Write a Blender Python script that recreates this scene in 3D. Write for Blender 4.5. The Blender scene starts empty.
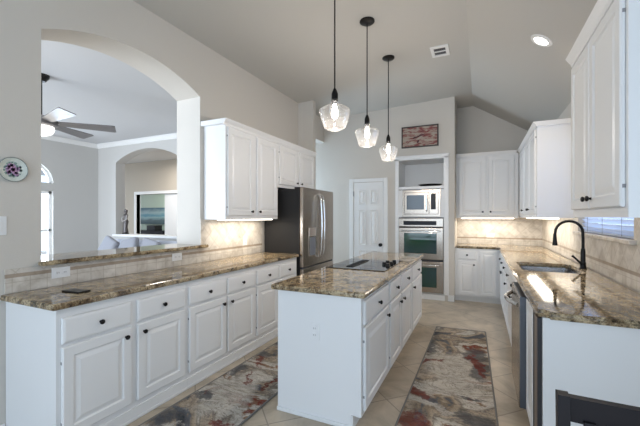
import bpy, bmesh, math, random
from mathutils import Matrix, Vector
random.seed(7)
S = bpy.context.scene
C = S.collection
R = math.radians

# ------------------------------------------------------------------ camera
cam_data = bpy.data.cameras.new('camera')
cam_data.sensor_fit = 'HORIZONTAL'
cam_data.sensor_width = 36.0
cam_data.lens = 343.5/640*36.0
cam_data.shift_y = (216.4-213)/640
cam_data.clip_start = 0.05
cam = bpy.data.objects.new('camera', cam_data); C.objects.link(cam)
cam.location = (0, 0, 1.403)
cam.rotation_euler = (R(90), 0, R(25.03))
S.camera = cam

# ------------------------------------------------------------------ world, lights, exposure
W = bpy.data.worlds.new('sky'); S.world = W; W.use_nodes = True
bg = W.node_tree.nodes['Background']
bg.inputs[0].default_value = (0.72, 0.84, 1.0, 1); bg.inputs[1].default_value = 2.4

def area(name, loc, rot, sx, sy, power, col, spread=180):
    l = bpy.data.lights.new(name, 'AREA'); l.shape = 'RECTANGLE'; l.size = sx; l.size_y = sy
    l.energy = power; l.color = col; l.spread = R(spread)
    o = bpy.data.objects.new(name, l); C.objects.link(o); o.location = loc; o.rotation_euler = rot
    return o
DAY = (0.60, 0.79, 1.0); WARM = (1.0, 0.90, 0.80); LED = (1.0, 0.91, 0.77)
area('daylight_rear_windows', (-0.6, -2.35, 1.65), (R(90), 0, 0), 4.6, 2.0, 90, DAY)
area('added_nook_fill', (3.3, -0.3, 1.45), (R(90), 0, R(90)), 2.4, 1.3, 85, (0.62, 0.80, 1.0))  # unseen lamp added to lift the surfaces facing right
area('added_living_fill', (-5.5, -2.35, 1.4), (R(90), 0, 0), 4.0, 2.3, 410, (0.78, 0.88, 1.0))  # unseen area lamp added to brighten the living room, no doors modelled
area('daylight_living_window', (-8.25, 3.67, 1.4), (R(90), 0, R(-90)), 0.84, 1.8, 70, (0.75, 0.87, 1.0))
area('daylight_sink_window', (1.3, 3.68, 1.8), (R(90), 0, R(90)), 1.4, 1.0, 20, (0.65, 0.8, 1.0))
area('daylight_hall_window', (-4.15, 5.62, 1.45), (R(90), 0, R(-90)), 0.6, 1.7, 62, DAY)
area('far_room_overhead_lamp', (-9.7, 8.6, 2.6), (0, 0, 0), 1.5, 1.0, 75, (0.85, 1.0, 0.95))  # unseen area lamp facing straight down, no window modelled here
area('added_hall_fill', (-7.5, 6.2, 2.95), (0, 0, 0), 1.0, 0.5, 45, (1, .93, .85))  # unseen overhead lamp added to lighten the hall, no fixture
S.view_settings.view_transform = 'Standard'
S.view_settings.look = 'None'
S.view_settings.gamma = 1
S.view_settings.use_curve_mapping = False
S.view_settings.exposure = -0.28

# ------------------------------------------------------------------ materials
def mat(name, col, rough=0.5, metal=0.0, spec=0.5, coat=0.0, emit=None, estr=0):
    m = bpy.data.materials.new(name); m.use_nodes = True
    b = m.node_tree.nodes['Principled BSDF']
    b.inputs['Base Color'].default_value = (*col, 1)
    b.inputs['Roughness'].default_value = rough
    b.inputs['Metallic'].default_value = metal
    b.inputs['Specular IOR Level'].default_value = spec
    b.inputs['Coat Weight'].default_value = coat
    b.inputs['Coat Roughness'].default_value = 0.05
    if emit:
        b.inputs['Emission Color'].default_value = (*emit, 1); b.inputs['Emission Strength'].default_value = estr
    return m
def nodes(m): return m.node_tree.nodes, m.node_tree.links, m.node_tree.nodes['Principled BSDF']
def coords(m, scale=(1, 1, 1), rot=(0, 0, 0)):
    N, L, b = nodes(m)
    tc = N.new('ShaderNodeTexCoord'); mp = N.new('ShaderNodeMapping')
    mp.inputs['Scale'].default_value = scale; mp.inputs['Rotation'].default_value = rot
    L.new(tc.outputs['Object'], mp.inputs['Vector']); return mp.outputs['Vector']
def noise(m, vec, scale, detail=4, rough=0.55, dist=0):
    N, L, b = nodes(m); n = N.new('ShaderNodeTexNoise')
    n.inputs['Scale'].default_value = scale; n.inputs['Detail'].default_value = detail
    n.inputs['Roughness'].default_value = rough; n.inputs['Distortion'].default_value = dist
    L.new(vec, n.inputs['Vector']); return n.outputs['Fac']
def ramp(m, fac, stops, interp='LINEAR'):
    N, L, b = nodes(m); r = N.new('ShaderNodeValToRGB'); r.color_ramp.interpolation = interp
    e = r.color_ramp.elements
    while len(e) < len(stops): e.new(0.5)
    for i, (p, c) in enumerate(stops):
        e[i].position = p; e[i].color = (*c, 1) if len(c) == 3 else c
    L.new(fac, r.inputs['Fac']); return r.outputs['Color']
def mix(m, fac, a, b_, mode='MIX'):
    N, L, b = nodes(m); x = N.new('ShaderNodeMix'); x.data_type = 'RGBA'; x.blend_type = mode
    for sock, v in ((x.inputs[0], fac), (x.inputs[6], a), (x.inputs[7], b_)):
        if isinstance(v, (int, float)): sock.default_value = v
        elif isinstance(v, tuple): sock.default_value = (*v, 1)
        else: L.new(v, sock)
    return x.outputs[2]
def setcol(m, out): m.node_tree.links.new(out, nodes(m)[2].inputs['Base Color'])
def bump(m, fac, strength, dist=0.01):
    N, L, b = nodes(m); u = N.new('ShaderNodeBump'); u.inputs['Strength'].default_value = strength
    u.inputs['Distance'].default_value = dist; L.new(fac, u.inputs['Height']); L.new(u.outputs[0], b.inputs['Normal'])

M = {}
M['wall'] = mat('greige_wall_paint', (0.61, 0.575, 0.525), 0.75, spec=0.25)
bump(M['wall'], noise(M['wall'], coords(M['wall']), 60, 3), 0.08)
M['ceiling'] = mat('greige_ceiling_paint', (0.515, 0.50, 0.465), 0.85, spec=0.2)
bump(M['ceiling'], noise(M['ceiling'], coords(M['ceiling']), 45, 3), 0.1)
M['white'] = mat('white_cabinet_paint', (0.80, 0.80, 0.80), 0.32, spec=0.45)
M['trim'] = mat('white_trim_paint', (0.78, 0.78, 0.77), 0.4)
M['living_wall'] = mat('living_room_paint', (0.54, 0.53, 0.51), 0.8, spec=0.2)
M['living_ceiling'] = mat('living_room_ceiling_paint', (0.62, 0.63, 0.65), 0.85, spec=0.2)
M['hall_wall'] = mat('beige_hall_paint', (0.50, 0.45, 0.38), 0.8, spec=0.2)
M['far_wall'] = mat('pale_green_paint', (0.62, 0.68, 0.60), 0.8, spec=0.2)
M['black'] = mat('black_bronze_metal', (0.012, 0.011, 0.011), 0.35, metal=0.6)
M['knob'] = mat('oil_rubbed_knob', (0.015, 0.013, 0.013), 0.3, metal=0.7)
M['blackglass'] = mat('black_glass', (0.01, 0.01, 0.012), 0.04, spec=0.6)
M['plastic'] = mat('white_plastic', (0.80, 0.80, 0.80), 0.35)
M['slot'] = mat('grey_slot', (0.25, 0.25, 0.26), 0.5)
M['gap'] = mat('dark_gap', (0.03, 0.03, 0.035), 0.6)
M['steel'] = mat('brushed_stainless', (0.40, 0.345, 0.29), 0.25, metal=1.0)
v = coords(M['steel'], (1, 1, 90)); bump(M['steel'], noise(M['steel'], v, 6, 2), 0.04, 0.004)
M['steel_dark'] = mat('grey_fridge_side', (0.02, 0.019, 0.019), 0.5, spec=.25)
M['steel_blue'] = mat('dark_steel_edge', (0.12, 0.135, 0.16), 0.35, metal=0.7)
M['chrome'] = mat('polished_steel', (0.72, 0.72, 0.71), 0.12, metal=1.0)
M['oven_window'] = mat('green_tinted_oven_window', (0.012, 0.05, 0.035), 0.05, spec=0.8)
vw = coords(M['oven_window']); setcol(M['oven_window'], ramp(M['oven_window'], noise(M['oven_window'], vw, 1.5, 1), [(0.35, (0.012, 0.055, 0.03)), (0.65, (0.015, 0.04, 0.055))]))
M['mw_window'] = mat('microwave_window', (0.10, 0.12, 0.14), 0.08, spec=0.5)
M['wood_dark'] = mat('espresso_wood', (0.010, 0.008, 0.010), 0.45, spec=.3)
M['fabric'] = mat('pale_grey_upholstery', (0.50, 0.52, 0.58), 0.9)
M['blade'] = mat('brushed_grey_fan_blade', (0.20, 0.19, 0.19), 0.3, metal=0.3)
M['glow'] = mat('frosted_fan_light', (0.9, 0.9, 0.9), 0.4, emit=(1, 0.97, 0.92), estr=3.0)
M['bulb'] = mat('lit_bulb', (1, 1, 1), 0.4, emit=(1, 0.95, 0.88), estr=22)
M['downlight'] = mat('lit_downlight_lens', (1, 1, 1), 0.4, emit=(1, 0.95, 0.88), estr=9)
M['ledbar'] = mat('lit_led_strip', (1, 1, 1), 0.4, emit=(1, 0.92, 0.78), estr=5)
M['blind'] = mat('white_blind_slat', (0.82, 0.87, 0.95), 0.5)
M['display'] = mat('black_display', (0.008, 0.009, 0.014), 0.3, spec=.2)

bm_ = M['blind']; N, L, b = nodes(bm_)
tb = N.new('ShaderNodeBsdfTranslucent'); tb.inputs[0].default_value = (.82, .88, 1, 1); mb = N.new('ShaderNodeMixShader'); mb.inputs[0].default_value = .45
L.new(b.outputs[0], mb.inputs[1]); L.new(tb.outputs[0], mb.inputs[2]); L.new(mb.outputs[0], N['Material Output'].inputs[0])
# thin clear glass
g = bpy.data.materials.new('clear_thin_glass'); g.use_nodes = True
N = g.node_tree.nodes; L = g.node_tree.links; N.clear()
o = N.new('ShaderNodeOutputMaterial'); t = N.new('ShaderNodeBsdfTransparent'); gl = N.new('ShaderNodeBsdfGlossy')
gl.inputs['Roughness'].default_value = 0.05; t.inputs[0].default_value = (0.93, 0.94, 0.95, 1)
lw = N.new('ShaderNodeLayerWeight'); lw.inputs[0].default_value = 0.35
mx = N.new('ShaderNodeMixShader'); L.new(lw.outputs['Facing'], mx.inputs[0]); L.new(t.outputs[0], mx.inputs[1]); L.new(gl.outputs[0], mx.inputs[2]); L.new(mx.outputs[0], o.inputs[0])
tl = N.new('ShaderNodeBsdfTranslucent'); tl.inputs[0].default_value = (.95, .95, .95, 1)
mx2 = N.new('ShaderNodeMixShader'); mx2.inputs[0].default_value = .016; L.new(mx.outputs[0], mx2.inputs[1]); L.new(tl.outputs[0], mx2.inputs[2]); L.new(mx2.outputs[0], o.inputs[0])
M['glass'] = g
g2 = g.copy(); g2.name = 'window_glass'; g2.node_tree.nodes['Layer Weight'].inputs[0].default_value = 0.1; g2.node_tree.nodes['Mix Shader.001'].inputs[0].default_value = 0; M['pane'] = g2

# granite
def granite(name, base_shift=0.0):
    m = mat(name, (0.4, 0.33, 0.25), 0.06, spec=0.65)
    vec = coords(m, (1, 0.7, 1), (0, 0, 0.5))
    f1 = noise(m, vec, 12.0, 9, 0.74, 0.35)
    c1 = ramp(m, f1, [(0.30, (0.02, 0.017, 0.014)), (0.40, (0.16, 0.10, 0.05)), (0.475, (0.33, 0.24, 0.14)), (0.55, (0.55, 0.44, 0.28)), (0.63, (0.33, 0.26, 0.17)), (0.74, (0.62, 0.53, 0.38))])
    f2 = noise(m, coords(m), 26, 6, 0.75, 0.2)
    c2 = ramp(m, f2, [(0.38, (0.10, 0.09, 0.08)), (0.47, (0.85, 0.85, 0.85)), (0.70, (1.25, 1.22, 1.15))])
    c3 = mix(m, 0.9, c1, c2, 'MULTIPLY')
    fb = noise(m, coords(m, (1, .8, 1)), 5.0, 7, 0.8, 0.3)
    c3 = mix(m, ramp(m, fb, [(0.39, (.85, .85, .85)), (0.44, (0, 0, 0))]), c3, (0.035, 0.03, 0.022))
    c3 = mix(m, ramp(m, fb, [(0.56, (0, 0, 0)), (0.63, (.6, .6, .6))]), c3, (0.56, 0.44, 0.27))
    f3 = noise(m, coords(m), 110, 3, 0.6)
    c4 = mix(m, 0.6, c3, ramp(m, f3, [(0.40, (0.25, 0.25, 0.24)), (0.52, (1.05, 1.05, 1.05))]), 'MULTIPLY')
    setcol(m, c4); return m
M['granite'] = granite('brown_granite')
# travertine backsplash: straight course below, listello band, diagonal tiles above
def splash(name, axis):
    m = mat(name, (0.6, 0.52, 0.42), 0.35, spec=0.4)
    N, L, b = nodes(m)
    tc = N.new('ShaderNodeTexCoord'); sp = N.new('ShaderNodeSeparateXYZ'); L.new(tc.outputs['Object'], sp.inputs[0])
    cb = N.new('ShaderNodeCombineXYZ'); L.new(sp.outputs[axis], cb.inputs[0]); L.new(sp.outputs['Z'], cb.inputs[1])
    def brick(scale, rot, off):
        mp = N.new('ShaderNodeMapping'); mp.inputs['Rotation'].default_value = (0, 0, rot); mp.inputs['Location'].default_value = (0.02, off, 0)
        L.new(cb.outputs[0], mp.inputs[0])
        br = N.new('ShaderNodeTexBrick'); br.offset = 0; br.inputs['Scale'].default_value = 1
        br.inputs['Brick Width'].default_value = scale; br.inputs['Row Height'].default_value = scale
        br.inputs['Mortar Size'].default_value = 0.003; br.inputs['Mortar Smooth'].default_value = 0.3
        br.inputs['Color1'].default_value = (0.66, 0.63, 0.585, 1); br.inputs['Color2'].default_value = (0.575, 0.54, 0.495, 1)
        br.inputs['Mortar'].default_value = (0.50, 0.455, 0.40, 1)
        L.new(mp.outputs[0], br.inputs['Vector']); return br
    b1 = brick(0.098, 0, 0.0); b2 = brick(0.112, R(45), 0.0)
    def step(z):
        n = N.new('ShaderNodeMath'); n.operation = 'GREATER_THAN'; n.inputs[1].default_value = z; L.new(sp.outputs['Z'], n.inputs[0]); return n.outputs[0]
    c = mix(m, step(1.035), b1.outputs['Color'], b2.outputs['Color'])
    band = N.new('ShaderNodeMath'); band.operation = 'SUBTRACT'; L.new(step(1.010), band.inputs[0]); L.new(step(1.035), band.inputs[1])
    c = mix(m, band.outputs[0], c, (0.36, 0.30, 0.24))
    f = noise(m, tc.outputs['Object'], 9, 5, 0.6, 0.6)
    c = mix(m, 0.75, c, ramp(m, f, [(0.32, (0.70, 0.64, 0.57)), (0.5, (1.0, 0.97, 0.93)), (0.66, (1.18, 1.15, 1.12))]), 'MULTIPLY')
    setcol(m, c); bump(m, b2.outputs['Fac'], -0.15, 0.004); return m
M['splash_y'] = splash('travertine_tile_side', 'Y'); M['splash_x'] = splash('travertine_tile_back', 'X')
# floor
fm = mat('travertine_floor_tile', (0.5, 0.45, 0.37), 0.3, spec=0.45); M['floor'] = fm
N, L, b = nodes(fm); vec = coords(fm, (1, 1, 1), (0, 0, R(45)))
br = N.new('ShaderNodeTexBrick'); br.offset = 0; br.inputs['Scale'].default_value = 1
br.inputs['Brick Width'].default_value = 0.46; br.inputs['Row Height'].default_value = 0.46
br.inputs['Mortar Size'].default_value = 0.005; br.inputs['Mortar Smooth'].default_value = 0.2
br.inputs['Color1'].default_value = (0.53, 0.45, 0.355, 1); br.inputs['Color2'].default_value = (0.47, 0.395, 0.305, 1); br.inputs['Mortar'].default_value = (0.30, 0.255, 0.205, 1)
L.new(vec, br.inputs['Vector'])
f = noise(fm, coords(fm), 3.2, 7, 0.62, 0.8)
c = mix(fm, 0.85, br.outputs['Color'], ramp(fm, f, [(0.30, (0.62, 0.60, 0.56)), (0.5, (0.95, 0.93, 0.9)), (0.7, (1.25, 1.22, 1.18))]), 'MULTIPLY')
setcol(fm, c); bump(fm, br.outputs['Fac'], -0.3, 0.004)
# rugs
RED, CHA, CRM = (0.165, 0.035, 0.027), (0.085, 0.09, 0.10), (0.50, 0.47, 0.42)
def rug(name, off, seed, org, blobs):
    m = mat(name, (0.4, 0.4, 0.4), 0.95, spec=0.1)
    N, L, b = nodes(m)
    tc = N.new('ShaderNodeTexCoord'); mp = N.new('ShaderNodeMapping'); mp.inputs['Location'].default_value = off; mp.inputs['Rotation'].default_value = (0, 0, R(-35)); mp.inputs['Scale'].default_value = (0.95, 1.35, 1)
    L.new(tc.outputs['Object'], mp.inputs[0]); vec = mp.outputs[0]
    f = noise(m, vec, 1.15, 7, 0.58, 1.5)
    c = ramp(m, f, [(0.32, (0.05, 0.055, 0.065)), (0.385, (0.13, 0.135, 0.15)), (0.41, (0.28, 0.22, 0.16)), (0.455, (0.44, 0.37, 0.29)), (0.49, (0.22, 0.19, 0.16)), (0.52, (0.50, 0.46, 0.40)), (0.565, (0.56, 0.52, 0.47)), (0.585, (0.27, 0.18, 0.12)), (0.62, (0.20, 0.035, 0.025)), (0.655, (0.30, 0.27, 0.23)), (0.72, (0.52, 0.47, 0.41))])
    vo = N.new('ShaderNodeMapping'); vo.inputs['Location'].default_value = (seed, seed*2, 0); vo.inputs['Rotation'].default_value = (0, 0, R(-35)); vo.inputs['Scale'].default_value = (0.8, 1.6, 1); L.new(tc.outputs['Object'], vo.inputs[0])
    nd = N.new('ShaderNodeTexNoise'); nd.inputs['Scale'].default_value = 4.5; nd.inputs['Detail'].default_value = 6; nd.inputs['Roughness'].default_value = .7
    L.new(tc.outputs['Object'], nd.inputs['Vector'])
    va = N.new('ShaderNodeVectorMath'); va.operation = 'MULTIPLY_ADD'; va.inputs[1].default_value = (.42, .42, 0); L.new(nd.outputs['Color'], va.inputs[0]); L.new(tc.outputs['Object'], va.inputs[2])
    for (bx_, by_, rx, ry, ang_, col_) in blobs:
        mb_ = N.new('ShaderNodeMapping'); mb_.vector_type = 'TEXTURE'; mb_.inputs['Location'].default_value = (bx_-org[0]+.21, by_-org[1]+.21, 0)
        mb_.inputs['Rotation'].default_value = (0, 0, R(ang_)); mb_.inputs['Scale'].default_value = (rx, ry, 1000); L.new(va.outputs[0], mb_.inputs[0])
        ln = N.new('ShaderNodeVectorMath'); ln.operation = 'LENGTH'; L.new(mb_.outputs[0], ln.inputs[0])
        c = mix(m, ramp(m, ln.outputs['Value'], [(0.0, (.9, .9, .9)), (0.72, (.75, .75, .75)), (1.0, (0, 0, 0))]), c, col_)
    fk = noise(m, vo.outputs[0], 2.2, 6, 0.7, 3.0)
    c = mix(m, ramp(m, fk, [(0.47, (0, 0, 0)), (0.49, (0.75, 0.75, 0.75)), (0.51, (0, 0, 0))]), c, (0.12, 0.10, 0.09))
    fz_ = noise(m, vo.outputs[0], 7, 6, 0.7, 1.0)
    c = mix(m, 0.6, c, ramp(m, fz_, [(0.35, (0.6, 0.58, 0.56)), (0.6, (1.15, 1.15, 1.15))]), 'MULTIPLY')
    fw = noise(m, tc.outputs['Object'], 90, 2)
    c = mix(m, 0.45, c, ramp(m, fw, [(0.3, (0.6, 0.6, 0.6)), (0.7, (1.2, 1.2, 1.2))]), 'MULTIPLY')
    setcol(m, c); bump(m, fw, 0.4, 0.004); return m
M['rug_a'] = rug('abstract_rug_weave', (0.3, 0.1, 0), 4.0, (-.515, 1.75), [
    (-.22, 3.35, .30, .42, 20, CRM), (-.25, 2.95, .34, .12, 15, CRM), (-.36, 2.66, .30, .06, -10, CRM), (-.04, 3.78, .13, .20, 10, CHA), (.0, 3.42, .11, .22, -15, CHA), (-.02, 3.54, .05, .30, 15, RED),
    (-.50, 3.85, .09, .30, 5, CHA), (-.45, 3.44, .20, .028, 40, RED), (-.45, 2.80, .14, .07, -20, RED), (-.06, 2.88, .12, .04, 0, CHA),
    (-.46, 2.38, .18, .11, 5, RED), (-.02, 2.58, .15, .10, -10, CHA), (-.12, 2.38, .26, .06, 10, CHA), (-.2, 2.05, .25, .1, 20, CRM), (.0, 1.9, .1, .1, 0, RED)])
M['rug_b'] = rug('abstract_runner_weave', (3.1, 1.7, 0), 9.3, (-2.06, 1.2), [
    (-1.80, 2.15, .24, .34, 0, CRM), (-1.85, 1.62, .22, .08, 20, CRM), (-1.98, 1.72, .09, .14, 0, CHA), (-2.00, 2.50, .08, .13, 0, CHA), (-1.96, 2.90, .09, .11, 0, CHA), (-1.95, 3.3, .1, .2, 0, CHA),
    (-1.93, 2.74, .03, .16, 25, RED), (-1.57, 2.47, .025, .20, 0, RED), (-1.58, 1.80, .09, .04, 0, RED), (-1.80, 2.40, .02, .12, 30, RED), (-1.60, 3.3, .1, .2, 0, CRM), (-1.96, 2.02, .05, .09, 0, CHA)])
M['rug_edge'] = mat('grey_rug_binding', (0.20, 0.19, 0.18), 0.95)

# ------------------------------------------------------------------ geometry helpers
def bx(bm, x0, x1, y0, y1, z0, z1, bev=0.0, seg=2):
    t = bmesh.new()
    bmesh.ops.create_cube(t, size=1)
    bmesh.ops.scale(t, vec=(abs(x1-x0), abs(y1-y0), abs(z1-z0)), verts=t.verts)
    bmesh.ops.translate(t, vec=((x0+x1)/2, (y0+y1)/2, (z0+z1)/2), verts=t.verts)
    if bev: bmesh.ops.bevel(t, geom=t.edges[:], offset=bev, segments=seg, affect='EDGES', profile=0.6)
    me = bpy.data.meshes.new('t'); t.to_mesh(me); t.free(); bm.from_mesh(me); bpy.data.meshes.remove(me); return bm
def box(*a, **k): return bx(bmesh.new(), *a, **k)
def lathe(bm, prof, seg=32, mtx=None, close=False):
    rings = []
    for r, z in prof:
        rings.append([bm.verts.new((mtx or Matrix()) @ Vector((r*math.cos(2*math.pi*i/seg), r*math.sin(2*math.pi*i/seg), z))) for i in range(seg)] if r > 1e-6 else [bm.verts.new((mtx or Matrix()) @ Vector((0, 0, z)))])
    for a, b in zip(rings, rings[1:]):
        for i in range(seg):
            j = (i+1) % seg
            if len(a) == 1 and len(b) == 1: continue
            if len(a) == 1: f = (a[0], b[j], b[i])
            elif len(b) == 1: f = (a[i], a[j], b[0])
            else: f = (a[i], a[j], b[j], b[i])
            try: bm.faces.new(f)
            except ValueError: pass
    return bm
def tube(bm, pts, r, seg=12, radii=None):
    pts = [Vector(p) for p in pts]; rings = []
    up = Vector((0, 0, 1)); d0 = (pts[1]-pts[0]).normalized()
    n = d0.cross(up) if abs(d0.dot(up)) < 0.95 else d0.cross(Vector((1, 0, 0))); n.normalize()
    for i, p in enumerate(pts):
        d = (pts[min(i+1, len(pts)-1)]-pts[max(i-1, 0)]).normalized()
        n = (n-d*n.dot(d)).normalized(); b = d.cross(n); rr = radii[i] if radii else r
        rings.append([bm.verts.new(p+(n*math.cos(2*math.pi*k/seg)+b*math.sin(2*math.pi*k/seg))*rr) for k in range(seg)])
    for a, b in zip(rings, rings[1:]):
        for k in range(seg): bm.faces.new((a[k], a[(k+1) % seg], b[(k+1) % seg], b[k]))
    bm.faces.new(rings[0][::-1]); bm.faces.new(rings[-1]); return bm
def prism(bm, poly, axis, a0, a1):
    """poly: 2-D points in the plane normal to axis ('X': (y,z), 'Y': (x,z), 'Z': (x,y))"""
    def P(p, a): return {'X': (a, p[0], p[1]), 'Y': (p[0], a, p[1]), 'Z': (p[0], p[1], a)}[axis]
    A = [bm.verts.new(P(p, a0)) for p in poly]; B = [bm.verts.new(P(p, a1)) for p in poly]
    bm.faces.new(A); bm.faces.new(B[::-1])
    for i in range(len(poly)): bm.faces.new((A[i], B[i], B[(i+1) % len(poly)], A[(i+1) % len(poly)]))
    return bm
def obj(name, bm, m, parent=None, mtx=None, smooth=False, wn=False):
    bmesh.ops.recalc_face_normals(bm, faces=bm.faces[:])
    if mtx: bmesh.ops.transform(bm, matrix=mtx, verts=bm.verts)
    if parent is not None:
        w = Matrix.Translation(parent['_w']) if '_w' in parent else Matrix()
        bmesh.ops.transform(bm, matrix=w.inverted(), verts=bm.verts)
    if smooth:
        for f in bm.faces: f.smooth = True
    me = bpy.data.meshes.new(name); bm.to_mesh(me); bm.free(); me.materials.append(m)
    if smooth:
        try: me.set_sharp_from_angle(angle=R(40))
        except Exception: pass
    o = bpy.data.objects.new(name, me); C.objects.link(o)
    if parent is not None:
        o.parent = parent
        if '_w' in parent: o['_w'] = (0.0, 0.0, 0.0); o['_w'] = list(parent['_w'])
    return o
def tag(o, label, cat, group=None):
    o['label'] = label; o['category'] = cat
    if group: o['group'] = group
    return o
def thing(name, label, cat, loc=(0, 0, 0), group=None):
    o = bpy.data.objects.new(name, None); C.objects.link(o); o.location = loc; o.empty_display_size = 0.05
    o['_w'] = list(loc); return tag(o, label, cat, group)
def struct(name, bm, m, parent=None, smooth=False):
    o = obj(name, bm, m, parent, smooth=smooth)
    if parent is None: o['kind'] = 'structure'
    return o
def slab(xs, ys_, keep, z0, z1):
    bm = bmesh.new()
    for i in range(len(xs)-1):
        for j in range(len(ys_)-1):
            if keep(i, j):
                bm.faces.new([bm.verts.new((x, y, z0)) for x, y in ((xs[i], ys_[j]), (xs[i+1], ys_[j]), (xs[i+1], ys_[j+1]), (xs[i], ys_[j+1]))])
    bmesh.ops.remove_doubles(bm, verts=bm.verts, dist=1e-5)
    r = bmesh.ops.extrude_face_region(bm, geom=bm.faces[:])
    bmesh.ops.translate(bm, vec=(0, 0, z1-z0), verts=[v for v in r['geom'] if isinstance(v, bmesh.types.BMVert)])
    return bm
def place(face, x, y, z):
    """local X = width, local Z = up, local -Y = outward. face: '+X','-X','-Y'"""
    rot = {'+X': 90, '-X': -90, '-Y': 0, '+Y': 180}[face]
    return Matrix.Translation((x, y, z)) @ Matrix.Rotation(R(rot), 4, 'Z')
def rings_mesh(w, h, rings, back=True):
    bm = bmesh.new(); prev = None
    for ins, d in rings:
        r = [bm.verts.new((ins, -d, ins)), bm.verts.new((w-ins, -d, ins)), bm.verts.new((w-ins, -d, h-ins)), bm.verts.new((ins, -d, h-ins))]
        if prev:
            for i in range(4): bm.faces.new((prev[i], prev[(i+1) % 4], r[(i+1) % 4], r[i]))
        else: bm.faces.new(r[::-1])
        prev = r
    bm.faces.new(prev); return bm
def door_bm(w, h, t=0.02):
    f = min(0.058, w*0.16)
    return rings_mesh(w, h, [(.005, 0), (.005, .003), (0, .003), (0, t-.006), (.006, t), (f, t), (f+.007, t-.009), (f+.016, t-.009), (f+.040, t-.001)])
def drawer_bm(w, h, t=0.02):
    return rings_mesh(w, h, [(.005, 0), (.005, .003), (0, .003), (0, t-.010), (.004, t-.004), (.013, t-.001), (.018, t)])
def knob_bm(mtx):
    return lathe(bmesh.new(), [(0.0, 0), (0.008, 0), (0.006, 0.005), (0.006, 0.010), (0.012, 0.013), (0.0155, 0.018), (0.0145, 0.024), (0.009, 0.028), (0, 0.029)], 20, mtx @ Matrix.Rotation(R(90), 4, 'X'))
def door(parent, face, x, y, z, w, h, knob=None, name='door', hinges=None):
    m = place(face, x, y, z)
    d = obj(name, door_bm(w, h) if name == 'door' else drawer_bm(w, h), M['white'], parent, m)
    if knob: obj('knob', knob_bm(m @ Matrix.Translation((knob[0], -0.02, knob[1]))), M['knob'], d, smooth=True)
    if hinges is not None:
        for hz in (0.09, h-0.09):
            b = box(hinges-0.0015, hinges+0.0015, -0.012, 0.0, hz-0.008, hz+0.008)
            obj('hinge', b, M['slot'], d, m)
    return d
def copy_tree(o, parent=None):
    c = o.copy(); C.objects.link(c)
    if parent is not None: c.parent = parent
    for ch in list(o.children): copy_tree(ch, c)
    return c

# ------------------------------------------------------------------ room shell
WL, WR, WB, OV = -2.72, 0.94, 6.75, 6.05       # kitchen wall planes
ZC, XC, SL = 3.385, -0.12, 0.632                # ceiling height at the crease, crease, slope
def zc(x): return ZC-.0445*(XC-x) if x < XC else ZC-SL*(x-XC)
struct('floor', box(-16, 3.5, -3, 11, -0.1, 0), M['floor'])
bm = bmesh.new(); prism(bm, [(-4.3, zc(-4.3)), (XC, ZC), (3.3, zc(3.3)), (3.3, zc(3.3)+.25), (XC, ZC+.25), (-4.3, ZC+.25)], 'Y', -2.7, 6.9)
struct('ceiling', bm, M['ceiling'])
# left wall with arched pass-through
Y0, Y1, ZS, RISE, LEDGE = 1.321, 2.79, 2.685, 0.18, 1.066
bm = bmesh.new()
bx(bm, WL-.34, WL, -2.6, Y0, 0, ZC); bx(bm, WL-.34, WL, Y1, 5.08, 0, ZC); bx(bm, WL-.34, WL, Y0, Y1, 0, LEDGE)
c = (Y1-Y0)/2; rad = (c*c+RISE*RISE)/(2*RISE); arc = []
for i in range(33):
    y = -c+2*c*i/32; arc.append((Y0+c+y, ZS+math.sqrt(rad*rad-y*y)-(rad-RISE)))
for p, q in zip(arc, arc[1:]): prism(bm, [p, q, (q[0], ZC), (p[0], ZC)], 'X', WL-.34, WL)
bmesh.ops.remove_doubles(bm, verts=bm.verts, dist=1e-5)
struct('wall_left', bm, M['wall'])
# hall corner: tall opening towards the hall beyond the refrigerator
bm = bmesh.new(); bx(bm, -2.88, -2.74, 5.08, 6.05, 2.83, ZC); bx(bm, -3.06, -2.45, 4.98, 5.08, 0, ZC)
struct('wall_hall_corner', bm, M['wall'])
bm = bmesh.new(); bx(bm, -4.3, -2.74, 6.05, 6.2, 0, ZC); bx(bm, -4.3, -4.2, 5.1, 6.05, 0, ZC); bx(bm, -4.3, -2.88, 4.9, 6.05, 2.9, 3.0)
struct('wall_hall', bm, M['wall'])
# oven / pantry wall with the cavity of the oven cabinet
OX0, OX1 = -1.325, -0.535
bm = bmesh.new(); bx(bm, -2.74, OX0, OV, OV+.14, 0, ZC); bx(bm, OX1, -0.385, OV, OV+.14, 0, ZC); bx(bm, OX0, OX1, OV, OV+.14, 2.40, ZC); bx(bm, -0.485, -0.385, OV+.14, WB, 0, ZC)
struct('wall_oven_side', bm, M['wall'])
struct('wall_back', box(-3.0, 1.1, WB, WB+.14, 0, ZC+.1), M['wall'])
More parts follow.
